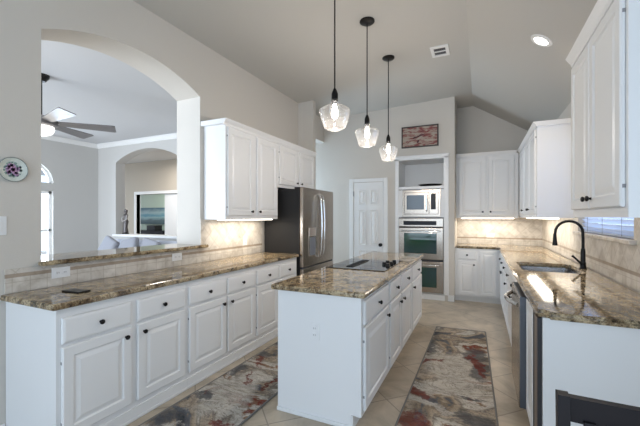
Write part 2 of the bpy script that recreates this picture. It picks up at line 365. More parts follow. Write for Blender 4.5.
# right wall with window over the sink
WY0, WY1, WZ0, WZ1 = 2.97, 4.42, 1.245, 2.30
bm = bmesh.new()
bx(bm, WR, WR+.16, 1.75, WY0, 0, 2.9); bx(bm, WR, WR+.16, WY1, WB, 0, 2.9); bx(bm, WR, WR+.16, WY0, WY1, 0, WZ0); bx(bm, WR, WR+.16, WY0, WY1, WZ1, 2.9)
struct('wall_right', bm, M['wall'])
bm = bmesh.new(); bx(bm, 3.1, 3.2, -2.6, -1.6, 0, 2.2); bx(bm, 3.1, 3.2, 1.0, 1.75, 0, 2.2); bx(bm, 3.1, 3.2, -1.6, 1.0, 0, .7); bx(bm, 3.1, 3.2, -1.6, 1.0, 2.1, 2.2)
struct('wall_nook_right', bm, M['wall'])
struct('wall_nook_far', box(WR, 3.2, 1.75, 1.85, 0, 2.7), M['wall'])
bm = bmesh.new(); bx(bm, -3.0, 3.2, -2.7, -2.6, 0, .35); bx(bm, -3.0, 3.2, -2.7, -2.6, 2.75, ZC); bx(bm, -3.06, -2.95, -2.7, -2.6, 0, ZC); bx(bm, 1.8, 3.2, -2.7, -2.6, 0, 2.75)
struct('wall_rear', bm, M['wall'])
# ---- living room beyond the pass-through
LX, LY, LZ = -7.98, 5.01, 3.05
struct('ceiling_living', box(LX-.1, WL-.34, -2.6, LY+.02, LZ, LZ+.1), M['living_ceiling'])
bm = bmesh.new(); wy0, wy1 = 3.25, 4.09; cy_ = (wy0+wy1)/2; rr = (wy1-wy0)/2
bx(bm, LX-.15, LX, -2.6, wy0, 0, LZ); bx(bm, LX-.15, LX, wy1, LY+.3, 0, LZ); bx(bm, LX-.15, LX, wy0, wy1, 0, .5); bx(bm, LX-.15, LX, wy0, wy1, 1.92, 2.09)
pr = None
for i in range(25):
    a = math.pi-math.pi*i/24; p = (cy_+rr*math.cos(a), 2.09+rr*math.sin(a))
    if pr: prism(bm, [pr, p, (p[0], LZ), (pr[0], LZ)], 'X', LX-.15, LX)
    pr = p
struct('wall_living_left', bm, M['living_wall'])
# arched niche wall
nx0, nx1, nz0, nzs, nr = -7.36, -5.44, 1.01, 2.60, 0.24
bm = bmesh.new(); bx(bm, LX, nx0, LY, LY+.22, 0, LZ); bx(bm, nx1, WL-.34, LY, LY+.22, 0, LZ); bx(bm, nx0, nx1, LY, LY+.22, 0, nz0-.05)
c = (nx1-nx0)/2; rad = (c*c+nr*nr)/(2*nr); pr = None
for i in range(33):
    x = -c+2*c*i/32; p = (nx0+c+x, nzs+math.sqrt(rad*rad-x*x)-(rad-nr))
    if pr: prism(bm, [pr, p, (p[0], LZ), (pr[0], LZ)], 'Y', LY, LY+.22)
    pr = p
struct('wall_living_far', bm, M['living_wall'])
struct('trim_niche_sill', box(nx0-.06, nx1+.06, LY-.05, LY+.26, nz0-.05, nz0, bev=.008), M['trim'])
bm = bmesh.new()
prism(bm, [(LY-.0, LZ-.09), (LY-.017, LZ-.09), (LY-.02, LZ-.07), (LY-.06, LZ-.02), (LY-.075, LZ-.014), (LY-.075, LZ), (LY, LZ)], 'X', LX, WL-.34)
prism(bm, [(LX, LZ-.09), (LX+.017, LZ-.09), (LX+.02, LZ-.07), (LX+.06, LZ-.02), (LX+.075, LZ-.014), (LX+.075, LZ), (LX, LZ)], 'Y', -2.6, LY)
struct('trim_crown_moulding', bm, M['trim'])
struct('ceiling_far_hall', box(-16, WL-.34, LY+.22, 10.4, LZ, LZ+.1), M['living_ceiling'])
# hall beyond the niche, with a doorway
HY = 7.2; dx0, dx1, dz = -9.60, -7.86, 2.07
bm = bmesh.new(); bx(bm, -13, dx0, HY, HY+.12, 0, LZ); bx(bm, dx1, -3, HY, HY+.12, 0, LZ); bx(bm, dx0, dx1, HY, HY+.12, dz, LZ)
struct('wall_far_hall', bm, M['hall_wall'])
bm = bmesh.new(); bx(bm, dx0-.09, dx0, HY-.025, HY+.14, 0, dz+.09, bev=.006); bx(bm, dx1, dx1+.09, HY-.025, HY+.14, 0, dz+.09, bev=.006); bx(bm, dx0, dx1, HY-.025, HY+.14, dz, dz+.09, bev=.006)
struct('trim_far_doorway', bm, M['trim'])
struct('wall_far_room', box(-16, -6, 9.6, 9.7, 0, LZ), M['far_wall'])
bm = bmesh.new(); bx(bm, dx1-.56, dx1-.02, HY+.03, HY+.07, 0.01, dz-.01)
d = struct('door_2', bm, M['trim'])
for z in (0.9, 1.75): obj('hinge', box(dx1-.03, dx1+.0, HY+.02, HY+.05, z, z+.1), M['knob'], d)

# windows
bm = bmesh.new(); x0 = WR+.07
for a in ((x0, x0+.05, WY0, WY0+.05, WZ0, WZ1), (x0, x0+.05, WY1-.05, WY1, WZ0, WZ1), (x0, x0+.05, WY0, WY1, WZ0, WZ0+.05), (x0, x0+.05, WY0, WY1, WZ1-.05, WZ1), (x0, x0+.05, WY0, WY1, 1.75, 1.79)): bx(bm, *a)
w1 = struct('window_1', bm, M['trim']); obj('pane', box(x0+.02, x0+.026, WY0+.05, WY1-.05, WZ0+.05, WZ1-.05), M['pane'], w1)
bm = bmesh.new(); x0 = LX-.12
for a in ((x0, x0+.06, wy0, wy0+.05, .5, 1.92), (x0, x0+.06, wy1-.05, wy1, .5, 1.92), (x0, x0+.06, wy0, wy1, .5, .55), (x0, x0+.06, wy0, wy1, 1.87, 1.92), (x0, x0+.06, wy0, wy1, 1.10, 1.14)): bx(bm, *a)
bx(bm, x0+.02, x0+.04, 3.83, 3.85, .55, 1.87)
w2 = struct('window_2', bm, M['trim']); obj('pane', box(x0+.025, x0+.031, wy0+.05, wy1-.05, .55, 1.87), M['pane'], w2)
bm = bmesh.new(); prism(bm, [(cy_+rr*math.cos(math.pi*i/24), 2.09+rr*math.sin(math.pi*i/24)) for i in range(25)], 'X', x0+.02, x0+.026)
w3 = struct('window_3', bm, M['pane'])
bm = bmesh.new()
for i in range(24):
    a0, a1 = math.pi*i/24, math.pi*(i+1)/24
    prism(bm, [(cy_+rr*math.cos(a0), 2.09+rr*math.sin(a0)), (cy_+rr*math.cos(a1), 2.09+rr*math.sin(a1)), (cy_+(rr-.04)*math.cos(a1), 2.09+(rr-.04)*math.sin(a1)), (cy_+(rr-.04)*math.cos(a0), 2.09+(rr-.04)*math.sin(a0))], 'X', x0, x0+.05)
obj('window_frame', bm, M['trim'], w3)

# ------------------------------------------------------------------ baseboards and casings
bm = bmesh.new(); bx(bm, OX1+.05, -0.385, OV-.018, OV, 0, .10, bev=.004); bx(bm, OX0, OX1, OV-.016, OV+.02, 0, .095, bev=.004)
bx(bm, -2.2, OX0-.03, OV-.018, OV, 0, .10, bev=.004)
struct('baseboard_oven_side', bm, M['trim'])
struct('baseboard_left', box(WL, WL+.015, -2.6, 1.12, 0, .10, bev=.004), M['trim'])
# pantry door, six panels
PX0, PX1 = -2.125, -1.575
bm = box(PX0, PX1, OV-.02, OV, 0.01, 2.02)
d1 = struct('door_1', bm, M['trim'])
bm = bmesh.new(); pw = (PX1-PX0-.30)/2
for px in (PX0+.10, PX0+.20+pw):
    for z0, z1 in ((.18, .78), (.88, 1.52), (1.62, 1.88)):
        m_ = Matrix.Translation((px, OV-.0195, z0)); t_ = rings_mesh(pw, z1-z0, [(0, 0), (0, .014), (.012, .001), (.026, .001), (.045, .014)])
        bmesh.ops.transform(t_, matrix=m_, verts=t_.verts); me = bpy.data.meshes.new('t'); t_.to_mesh(me); t_.free(); bm.from_mesh(me)
obj('raised_panels', bm, M['trim'], d1)
m_ = Matrix.Translation((-1.615, OV-.02, .895)) @ Matrix.Rotation(R(90), 4, 'X')
obj('door_knob', lathe(bmesh.new(), [(0, 0), (.03, 0), (.03, .006), (.012, .01), (.012, .03), (.026, .038), (.031, .05), (.024, .062), (0, .065)], 24, m_), M['black'], d1, smooth=True)
for z in (.62, 1.82): obj('hinge', box(PX0-.012, PX0+.006, OV-.028, OV-.018, z-.045, z+.045, bev=.002), M['slot'], d1)
bm = bmesh.new(); bx(bm, PX0-.085, PX0-.006, OV-.026, OV, 0, 2.095, bev=.006); bx(bm, PX1+.006, PX1+.085, OV-.026, OV, 0, 2.095, bev=.006); bx(bm, PX0-.006, PX1+.006, OV-.026, OV, 2.028, 2.095, bev=.006)
struct('trim_pantry_door_casing', bm, M['trim'])

# ------------------------------------------------------------------ backsplashes and ledge
bm = bmesh.new(); bx(bm, WL, WL+.01, 1.12, Y1+.0, .914, 1.066); bx(bm, WL, WL+.01, Y1, 3.93, .914, 1.37)
struct('wall_left_backsplash', bm, M['splash_y'])
struct('wall_back_backsplash', box(-.385, WR, WB-.01, WB, .914, 1.39), M['splash_x'])
bm = bmesh.new(); bx(bm, WR-.01, WR, 2.05, WY0, .914, 1.41); bx(bm, WR-.01, WR, WY0, WY1, .914, WZ0-.03); bx(bm, WR-.01, WR, WY1, WB-.01, .914, 1.40)
struct('wall_right_backsplash', bm, M['splash_y'])
struct('trim_window_sill_ledge', box(WR-.05, WR+.07, WY0-.05, WY1+.06, WZ0-.03, WZ0, bev=.006), M['splash_y'])
bm = slab([WL-.40, WL+.011, WL+.06], [1.295, Y0+.003, Y1-.003, 2.86], lambda i, j: i == 1 or j == 1, 1.068, 1.10)
bmesh.ops.recalc_face_normals(bm, faces=bm.faces[:])
bmesh.ops.bevel(bm, geom=[e for e in bm.edges if len(e.link_faces) == 2 and e.calc_face_angle(0) > 1], offset=.007, segments=2, affect='EDGES')
led = obj('ledge_countertop', bm, M['granite'])
tag(led, 'narrow brown granite bar ledge capping the half wall of the arched pass-through', 'countertop')

# ------------------------------------------------------------------ base cabinets, left run
XF = -2.17   # face plane
g_ = 'white base cabinets along the left wall'
ys = [(1.125, 2.071), (2.071, 3.017), (3.017, 3.925)]
lbl = ['white base cabinet nearest the camera under the long left granite counter',
       'middle white base cabinet of the three under the long left granite counter',
       'white base cabinet beside the refrigerator at the far end of the left counter']
dr = [[(1.150, 1.580), (1.625, 2.050)], [(2.092, 2.542), (2.565, 2.997)], [(3.033, 3.464), (3.487, 3.895)]]
for (a, b_), l, pr in zip(ys, lbl, dr):
    t = thing('base_cabinet', l, 'cabinet', (XF, (a+b_)/2, 0), g_)
    bm = bmesh.new(); bx(bm, WL+.004, XF, a+.001, b_-.001, 0.0, .875)
    obj('body', bm, M['white'], t)
    bm = bmesh.new(); bx(bm, XF, XF+.012, a, b_, 0, .085, bev=.002); bx(bm, XF+.012, XF+.022, a, b_, 0, .022, bev=.006)
    obj('base_moulding', bm, M['white'], t)
    for k, (p, q) in enumerate(pr):
        w = q-p
        door(t, '+X', XF, p, .672, w, .150, (w/2, .075), 'drawer')
        door(t, '+X', XF, p, .125, w, .528, ((w-.045) if k == 0 else .045, .528-.058), hinges=(0.0 if k == 0 else w))
t = obj('granite_countertop', box(WL+.012, -2.135, 1.09, 3.935, .876, .914, bev=.017, seg=4), M['granite'])
tag(t, 'long brown granite countertop on the left base cabinets', 'countertop')

# ------------------------------------------------------------------ upper cabinets, left
XU = -2.42
def upper(name, label, y0, y1, z0, z1, doors, group, crown_near=True):
    t = thing(name, label, 'cabinet', (XU, (y0+y1)/2, z0), group)
    obj('body', box(WL+.004, XU, y0, y1-.001, z0, z1-.05), M['white'], t)
    bm = bmesh.new()
    prism(bm, [(XU, z1-.06), (XU+.012, z1-.06), (XU+.018, z1-.04), (XU+.045, z1-.01), (XU+.05, z1), (WL+.004, z1), (WL+.004, z1-.05), (XU, z1-.05)], 'Y', y0-(.045 if crown_near else 0), y1-.001)
    obj('crown_moulding', bm, M['white'], t)
    for (p, q, kn) in doors:
        w = q-p; h = z1-.075-z0-.04
        door(t, '+X', XU, p, z0+.04, w, h, (kn if kn > 0 else w+kn, .048), hinges=(w if kn > 0 else 0))
    return t
upper('upper_cabinet', 'tall two-door white upper cabinet above the left counter beside the arch', 2.84, 3.862, 1.37, 2.42, [(2.862, 3.312, -.04), (3.385, 3.838, .04)], None)
upper('upper_cabinet', 'short two-door white upper cabinet mounted above the refrigerator', 3.862, 4.97, 1.79, 2.42, [(3.89, 4.39, -.04), (4.445, 4.92, .04)], None, False)
lt = obj('undercabinet_light', box(-2.60, -2.46, 2.92, 3.80, 1.357, 1.369, bev=.003), M['ledbar']); tag(lt, 'glowing slim light bar under the left upper cabinet', 'light')
area('undercabinet_glow_left', (-2.55, 3.36, 1.338), (0, 0, 0), .10, .85, 4.6, LED)

# ------------------------------------------------------------------ refrigerator
FX, FY0, FY1, FZ = -2.09, 3.955, 4.97, 1.785
t = thing('refrigerator', 'stainless french-door refrigerator with dark grey sides at the end of the left counter', 'refrigerator', (FX, (FY0+FY1)/2, 0))
obj('body', box(WL+.03, FX-.055, FY0, FY1, .03, FZ-.02, bev=.006), M['steel_dark'], t)
obj('hinge_cover', box(FX-.14, FX-.02, FY0+.02, FY0+.10, FZ-.02, FZ+.005, bev=.004), M['steel_dark'], t)
ym = FY0+.49
for a, b_ in ((FY0, ym-.003), (ym+.003, FY1)):
    d = obj('door', box(FX-.05, FX, a, b_, .735, FZ, bev=.010, seg=3), M['steel'], t)
    s = -1 if a == FY0 else 1; y = ym+s*.045
    pts = [(FX-.002, y, .83), (FX+.035, y, .85), (FX+.052, y, .92)]+[(FX+.052+.016*math.sin(math.pi*k/8), y, .92+(1.62-.92)*k/8) for k in range(1, 8)]+[(FX+.052, y, 1.62), (FX+.035, y, 1.69), (FX-.002, y, 1.71)]
    obj('handle', tube(bmesh.new(), pts, .013, 12), M['chrome'], d, smooth=True)
    if a == FY0:
        di = obj('water_dispenser', box(FX-.001, FX+.006, 4.115, 4.335, .86, 1.255, bev=.003), M['steel'], d)
        obj('dispenser_panel', box(FX+.004, FX+.012, 4.125, 4.325, 1.135, 1.245, bev=.003), mat('dispenser_bezel', (.50, .42, .36), .3, .7), di)
        obj('dispenser_recess', box(FX+.0045, FX+.008, 4.14, 4.31, .875, 1.12), mat('dispenser_recess', (.24, .26, .30), .35, .5), di)
d = obj('freezer_drawer', box(FX-.05, FX, FY0, FY1, .09, .715, bev=.010, seg=3), M['steel'], t)
obj('handle', tube(bmesh.new(), [(FX-.002, FY0+.1, .63), (FX+.05, FY0+.12, .63), (FX+.05, FY1-.12, .63), (FX-.002, FY1-.1, .63)], .013), M['chrome'], d, smooth=True)
obj('door_gap', box(FX-.048, FX-.012, FY0+.004, FY1-.004, .712, .738), M['gap'], t)
obj('base_grille', box(FX-.10, FX-.03, FY0+.01, FY1-.01, 0, .085), M['gap'], t)

# ------------------------------------------------------------------ island
IX0, IX1, IY0, IY1 = -1.335, -.70, 2.135, 4.57
t = thing('kitchen_island', 'long white kitchen island with drawers and doors on its right side', 'kitchen island', ((IX0+IX1)/2, (IY0+IY1)/2, 0))
bm = bmesh.new(); bx(bm, IX0, IX1, IY0, IY1, .095, .875); bx(bm, IX0, IX1-.07, IY0+.0, IY1, 0, .095)
obj('body', bm, M['white'], t)
bm = bmesh.new(); bx(bm, IX0-.004, IX1-.075, IY0-.012, IY0, 0, .028, bev=.006); bx(bm, IX1-.035, IX1, IY0-.006, IY0, .095, .872, bev=.002)
bx(bm, IX1-.07, IX1-.058, IY0, IY1, 0, .09, bev=.002)
obj('base_moulding', bm, M['white'], t)
iy = [(2.165, 2.805, 1), (2.865, 3.290, 1), (3.325, 3.835, 0), (3.885, 4.54, 0)]
for p, q, side in iy:
    w = q-p
    door(t, '+X', IX1, p, .690, w, .155, (w*.5, .080), 'drawer')
    door(t, '+X', IX1, p, .125, w, .545, ((w-.07) if side else .045, .545-.06), hinges=(0 if side else w))
c = obj('granite_countertop', box(-1.375, -.665, 2.095, 4.62, .876, .914, bev=.017, seg=4), M['granite'])
tag(c, 'brown granite countertop on the white island holding the cooktop', 'countertop')
# outlet plates
def outlet(label, face, x, y, z, w, h, kind='duplex', group=None):
    name = 'electrical_outlet' if kind == 'duplex' else 'light_switch'
    t = thing(name, label, 'outlet' if kind == 'duplex' else 'switch', (x, y, z), group)
    m = place(face, x, y, z)
    obj('cover_plate', box(-w/2, w/2, -.006, 0, -h/2, h/2, bev=.002), M['plastic'], t, m)
    hor = w > h
    if kind == 'duplex':
        for s in (-1, 1):
            cx_, cz_ = (s*w*.19, 0) if hor else (0, s*h*.19)
            a = obj('socket', box(cx_-.016, cx_+.016, -.009, -.004, cz_-.014, cz_+.014, bev=.002), M['plastic'], t, m)
            b = bmesh.new()
            for q in (-.006, .006): bx(b, cx_+q-.0015, cx_+q+.0015, -.0098, -.008, cz_-.006, cz_+.006)
            obj('slots', b, M['slot'], a, m)
    else:
        for s in ((-.3, .3) if w > .1 else (0,)):
            obj('rocker', box(s*w*.6-.015, s*w*.6+.015, -.010, -.004, -.033, .033, bev=.002), M['plastic'], t, m)
    return t
outlet('white electrical outlet on the end panel of the island', '-Y', -1.035, IY0, .61, .075, .118)
outlet('white horizontal outlet on the left backsplash near the black phone', '+X', WL+.01, 1.437, 1.005, .118, .074)
outlet('white horizontal outlet on the left backsplash beside the far jamb of the arch', '+X', WL+.01, 2.47, 1.005, .118, .074)
outlet('white upright outlet on the backsplash under the left upper cabinet', '+X', WL+.01, 3.55, 1.095, .074, .118)
outlet('white outlet on the lit tile backsplash behind the far right counter', '-Y', .16, WB-.01, 1.07, .118, .074)
outlet('white light switch plate on the wall below the floral plate', '+X', WL, 1.07, 1.345, .12, .118, 'switch')

# cooktop
t = thing('cooktop', 'black glass electric cooktop set into the island countertop', 'cooktop', (-1.05, 3.37, .914))
obj('glass_surface', box(-1.335, -.765, 2.99, 3.75, .9145, .921, bev=.003), M['blackglass'], t)
bm = bmesh.new(); bx(bm, -1.17, -1.10, 3.10, 3.62, .921, .926, bev=.001)
for i in range(16): bx(bm, -1.165, -1.105, 3.12+i*.031, 3.13+i*.031, .925, .931)
obj('downdraft_vent', bm, M['black'], t)
for kx, ky in ((-.815, 3.30), (-.87, 3.38), (-.815, 3.44), (-.87, 3.52), (-.815, 3.58)):
    obj('control_knob', lathe(bmesh.new(), [(0, 0), (.021, 0), (.021, .016), (.016, .025), (0, .026)], 20, Matrix.Translation((kx, ky, .921))), M['black'], t, smooth=True)
bm = bmesh.new()
for bx_, by_, r_ in ((-1.26, 3.18, .06), (-1.25, 3.55, .075), (-.97, 3.15, .08), (-1.0, 3.58, .06)):
    lathe(bm, [(r_, .0001), (r_, .0012), (r_+.003, .0012), (r_+.003, .0001)], 40, Matrix.Translation((bx_, by_, .921)))
obj('burner_rings', bm, M['slot'], t)

# ------------------------------------------------------------------ oven cabinet, ovens, microwave
t = thing('oven_cabinet', 'tall built-in white cabinet surround around the wall ovens and microwave', 'cabinet', (-.93, OV, 0))
bm = bmesh.new()
bx(bm, OX0-.03, OX0+.03, OV-.022, OV-.0, .095, 2.40, bev=.004); bx(bm, OX1-.015, OX1+.06, OV-.022, OV, .095, 2.40, bev=.004)
bx(bm, OX0-.03, OX1+.06, OV-.022, OV, 2.375, 2.43, bev=.004)
bx(bm, OX0-.045, OX1+.075, OV-.045, OV, 2.425, 2.45, bev=.008)
obj('face_frame', bm, M['white'], t)
bm = bmesh.new(); bx(bm, OX0, OX0+.02, OV+.0, OV+.62, .1, 2.40); bx(bm, OX1-.02, OX1, OV, OV+.62, .1, 2.40); bx(bm, OX0, OX1, OV+.60, OV+.62, .1, 2.40); bx(bm, OX0, OX1, OV, OV+.62, 2.38, 2.40); bx(bm, OX0, OX1, OV, OV+.62, .10, .115)
obj('niche_lining', bm, M['trim'], t)
obj('shelf', box(OX0+.03, OX1-.015, OV-.018, OV+.60, 1.872, 1.915, bev=.003), M['white'], t)
for a in ((OX0+.03, -1.236), (-.598, OX1-.015)): obj('filler_panel', box(a[0], a[1], OV-.008, OV+.01, 1.39, 1.862), M['white'], t)
for a in ((1.858, 1.871), (1.372, 1.389)): obj('vent_strip', box(OX0+.03, OX1-.015, OV-.012, OV+.01, a[0], a[1]), M['slot'], t)
tr = obj('serving_tray', lathe(bmesh.new(), [(0, .006), (.12, .006), (.17, .022), (.20, .035), (.205, .038), (.17, .018), (.12, 0), (0, 0)], 32, Matrix.Translation((-.80, OV+.22, 1.917)) @ Matrix.Diagonal((1, .8, 1.2, 1))), M['black'], smooth=True)
tag(tr, 'dark shallow dish lying in the open niche above the microwave', 'dish')
# microwave
t = thing('microwave', 'built-in stainless microwave with a black keypad above the double oven', 'microwave', (-.92, OV, 1.42))
obj('body', box(-1.234, -.60, OV-.005, OV+.42, 1.395, 1.855), M['steel'], t)
obj('trim_frame', rings_mesh(.634, .440, [(0, 0), (0, .012), (.004, .016), (.030, .016), (.034, .010)]), M['steel'], t, Matrix.Translation((-1.234, OV-.005, 1.405)))
d = obj('door', box(-1.195, -.785, OV-.036, OV-.01, 1.445, 1.812, bev=.006), M['steel'], t)
obj('window', box(-1.155, -.865, OV-.040, OV-.03, 1.52, 1.765, bev=.004), M['mw_window'], d)
obj('handle', tube(bmesh.new(), [(-.82, OV-.034, 1.49), (-.82, OV-.07, 1.51), (-.82, OV-.07, 1.75), (-.82, OV-.034, 1.77)], .010), M['chrome'], d, smooth=True)
k = obj('control_panel', box(-.775, -.64, OV-.034, OV-.01, 1.445, 1.812, bev=.004), M['steel'], t)
obj('keypad', box(-.755, -.675, OV-.038, OV-.03, 1.52, 1.79, bev=.003), M['display'], k)
# double oven
t = thing('double_oven', 'stainless double wall oven with two green-tinted windows', 'oven', (-.93, OV, .11))
obj('body', box(OX0+.035, OX1-.022, OV-.004, OV+.55, .115, 1.368), M['steel'], t)
k = obj('control_panel', box(-1.293, -.557, OV-.032, OV-.004, 1.228, 1.366, bev=.005), M['steel'], t)
obj('display', box(-1.21, -.665, OV-.036, OV-.03, 1.255, 1.325, bev=.003), M['display'], k)
for z0, z1, wz0, wz1 in ((.675, 1.208, .775, 1.118), (.125, .640, .210, .545)):
    d = obj('oven_door', box(-1.293, -.557, OV-.042, OV-.004, z0, z1, bev=.006), M['steel'], t)
    obj('window', box(-1.20, -.66, OV-.046, OV-.036, wz0, wz1, bev=.004), M['oven_window'], d)
    zh = z1-.055
    obj('handle', tube(bmesh.new(), [(-1.24, OV-.04, zh), (-1.235, OV-.085, zh), (-.615, OV-.085, zh), (-.61, OV-.04, zh)], .012), M['chrome'], d, smooth=True)
for a in ((1.206, 1.230), (.638, .677)): obj('door_gap', box(-1.29, -.56, OV-.018, OV-.002, a[0], a[1]), M['gap'], t)

# framed art over the ovens
t = thing('framed_sign', 'small distressed red and cream wooden sign in dark frame above the ovens', 'picture', (-.94, OV, 2.59))
bm = bmesh.new()
for a in ((-1.245, -.635, 2.587, 2.605), (-1.245, -.635, 2.932, 2.950), (-1.245, -1.227, 2.605, 2.932), (-.653, -.635, 2.605, 2.932)): bx(bm, a[0], a[1], OV-.03, OV, a[2], a[3], bev=.003)
obj('frame', bm, mat('sign_frame_wood', (.045, .035, .032), .5), t)
m = mat('distressed_red_paint', (.3, .1, .1), .7); N, L, b = nodes(m)
vv = coords(m, (1.2, 1, 5)); f = noise(m, vv, 5, 6, .7, .6)
c = ramp(m, f, [(.33, (.06, .025, .025)), (.42, (.24, .06, .055)), (.47, (.26, .11, .10)), (.51, (.34, .27, .22)), (.62, (.42, .37, .31)), (.70, (.24, .07, .06))]); setcol(m, c)
obj('painted_board', box(-1.229, -.651, OV-.016, OV-.002, 2.603, 2.934), m, t)
m = mat('dark_car_paint_marks', (.08, .025, .03), .7)
bm = bmesh.new(); prism(bm, [(-1.06, 2.735), (-1.04, 2.765), (-.98, 2.775), (-.93, 2.80), (-.84, 2.80), (-.98, 2.755), (-1.02, 2.74)], 'Y', OV-.0175, OV-.0155)
prism(bm, [(-.99, 2.67), (-.975, 2.70), (-.965, 2.72), (-.95, 2.70), (-.955, 2.67), (-.97, 2.66)], 'Y', OV-.0175, OV-.0155)
obj('painted_mark', bm, m, t)

# ------------------------------------------------------------------ right side: base cabinets
XRF, YBF = .295, 6.13
g_ = 'white base cabinets on the right side of the kitchen'
t = thing('base_cabinet', 'white base cabinet on the back wall between the ovens and the corner', 'cabinet', (-.03, YBF, 0), g_)
obj('body', box(-.383, XRF+.02, YBF, WB-.01, .095, .875), M['white'], t)
obj('toe_kick', box(-.383, XRF+.07, YBF+.065, YBF+.08, 0, .095), M['trim'], t)
door(t, '-Y', -.335, YBF, .70, .275, .145, (.1375, .073), 'drawer')
door(t, '-Y', -.335, YBF, .125, .275, .55, (.24, .49), hinges=0)
door(t, '-Y', -.01, YBF, .125, .25, .72, None, hinges=0)
runs = [(6.11, 5.05, 'white base cabinet of the right run nearest the back corner', [(6.0, 5.48), (5.45, 5.07)]),
        (5.05, 4.50, 'narrow white base cabinet of the right run just beyond the sink', [(5.03, 4.52)]),
        (4.50, 3.275, 'white sink base cabinet in the right run under the undermount sink', [(4.48, 3.90), (3.87, 3.30)])]
for a, b_, l, ds in runs:
    t = thing('base_cabinet', l, 'cabinet', (XRF, (a+b_)/2, 0), g_)
    bm = bmesh.new()
    if 'sink base' in l:
        bx(bm, XRF, XRF+.02, b_, a, .095, .875); bx(bm, XRF, WR-.01, b_, b_+.02, .095, .875); bx(bm, XRF, WR-.01, a-.02, a, .095, .875); bx(bm, XRF, WR-.01, b_, a, .095, .115)
    else: bx(bm, XRF, WR-.01, b_, a, .095, .875)
    obj('body', bm, M['white'], t)
    obj('toe_kick', box(XRF+.045, XRF+.06, b_, a, 0, .095), M['trim'], t)
    for k, (p, q) in enumerate(ds):
        w = p-q
        door(t, '-X', XRF, p, .70, w, .145, (w/2, .073), 'drawer')
        door(t, '-X', XRF, p, .125, w, .55, (w-.045 if k == 0 else .045, .49), hinges=(0 if k == 0 else w))
# dishwasher
t = thing('dishwasher', 'stainless dishwasher with curved bar handle in the right cabinet run', 'dishwasher', (XRF, 2.96, 0))
obj('body', box(XRF+.0, WR-.05, 2.665, 3.265, .10, .87), M['steel_dark'], t)
obj('door', box(.240, XRF-.002, 2.66, 3.26, .115, .862, bev=.005), M['steel_blue'], t)
obj('door_skin', box(.235, .242, 2.663, 3.257, .118, .858, bev=.002), M['steel'], t)
pts = [(.235, 3.20, .79)]+[(.235-.058*math.sin(math.pi*k/12), 3.20-.47*k/12, .79) for k in range(1, 12)]+[(.235, 2.73, .79)]
obj('handle', tube(bmesh.new(), pts, .014, 14), M['chrome'], t, smooth=True)
obj('toe_kick', box(XRF+.045, XRF+.06, 2.665, 3.265, 0, .095), M['gap'], t)
# narrow cabinet + built-in unit by the end panel
t = thing('base_cabinet', 'narrow white base cabinet of the right run just in front of the dishwasher', 'cabinet', (XRF, 2.49, 0), g_)
obj('body', box(XRF, WR-.02, 2.325, 2.655, .095, .875), M['white'], t)
obj('toe_kick', box(XRF+.045, XRF+.06, 2.325, 2.655, 0, .095), M['trim'], t)
door(t, '-X', XRF, 2.65, .125, .31, .735, None, hinges=.308)
t = thing('undercounter_cooler', 'slim steel-fronted built-in unit, brown reflection painted in, with black edges at the counter end', 'appliance', (XRF, 2.26, 0))
obj('body', box(XRF+.0, WR-.02, 2.145, 2.320, .0, .87), M['gap'], t)
obj('door', box(XRF-.022, XRF-.001, 2.155, 2.245, .06, .862, bev=.003), mat('brown_reflection_steel', (.23, .19, .16), .3, .6), t)  # brown reflection of the floor put into the steel colour
bm = bmesh.new(); 
for a in ((2.250, 2.315), (2.140, 2.152)): obj('edge_strip', box(XRF-.020, XRF, a[0], a[1], .02, .865), M['gap'], t)
obj('side_panel', box(XRF-.0, WR-.01, 2.115, 2.14, 0, .875), M['white'], thing('end_panel', 'plain white end panel closing the right counter behind the dark chair', 'panel', (.6, 2.12, 0)))

# L-shaped granite with sink cut-out
xs = [-.380, .262, .360, .815, WR-.012]; ysl = [2.07, 3.61, 4.24, 6.10, WB-.012]
bm = slab(xs, ysl, lambda i, j: not ((i == 0 and j < 3) or (i == 2 and j == 1)), .876, .914)
bmesh.ops.recalc_face_normals(bm, faces=bm.faces[:])
ve = [e for e in bm.edges if abs(e.verts[0].co.z-e.verts[1].co.z) > .02 and len(e.link_faces) == 2 and e.calc_face_angle(0) > 1]
bmesh.ops.bevel(bm, geom=ve, offset=.045, segments=5, affect='EDGES')
he = [e for e in bm.edges if len(e.link_faces) == 2 and abs(e.verts[0].co.z-e.verts[1].co.z) < .001 and e.calc_face_angle(0) > 1]
bmesh.ops.bevel(bm, geom=he, offset=.016, segments=4, affect='EDGES')
c = obj('granite_countertop', bm, M['granite']); tag(c, 'L-shaped glossy brown granite countertop on the right holding the sink', 'countertop')
# sink
t = thing('kitchen_sink', 'rectangular stainless undermount sink in the right granite counter', 'sink', (.575, 3.93, .70))
bm = bmesh.new(); sx0, sx1, sy0, sy1 = .345, .830, 3.595, 4.255
def rr_ring(x0, x1, y0, y1, z, r=.05, n=5):
    out = []
    for cx_, cy2, a0 in ((x1-r, y1-r, 0), (x0+r, y1-r, 90), (x0+r, y0+r, 180), (x1-r, y0+r, 270)):
        for k in range(n+1):
            a = R(a0+90*k/n); out.append((cx_+r*math.cos(a), cy2+r*math.sin(a), z))
    return out
rg = [rr_ring(sx0-.0, sx1+.0, sy0, sy1, .874), rr_ring(sx0+.018, sx1-.018, sy0+.018, sy1-.018, .874), rr_ring(sx0+.024, sx1-.024, sy0+.024, sy1-.024, .70), rr_ring(sx0+.06, sx1-.06, sy0+.06, sy1-.06, .68, .04)]
vs = [[bm.verts.new(p) for p in r] for r in rg]
for a, b_ in zip(vs, vs[1:]):
    for k in range(len(a)): bm.faces.new((a[k], a[(k+1) % len(a)], b_[(k+1) % len(a)], b_[k]))
bm.faces.new(vs[-1])
obj('basin', bm, mat('sink_steel', (.52, .53, .55), .25, 1.0), t, smooth=True)
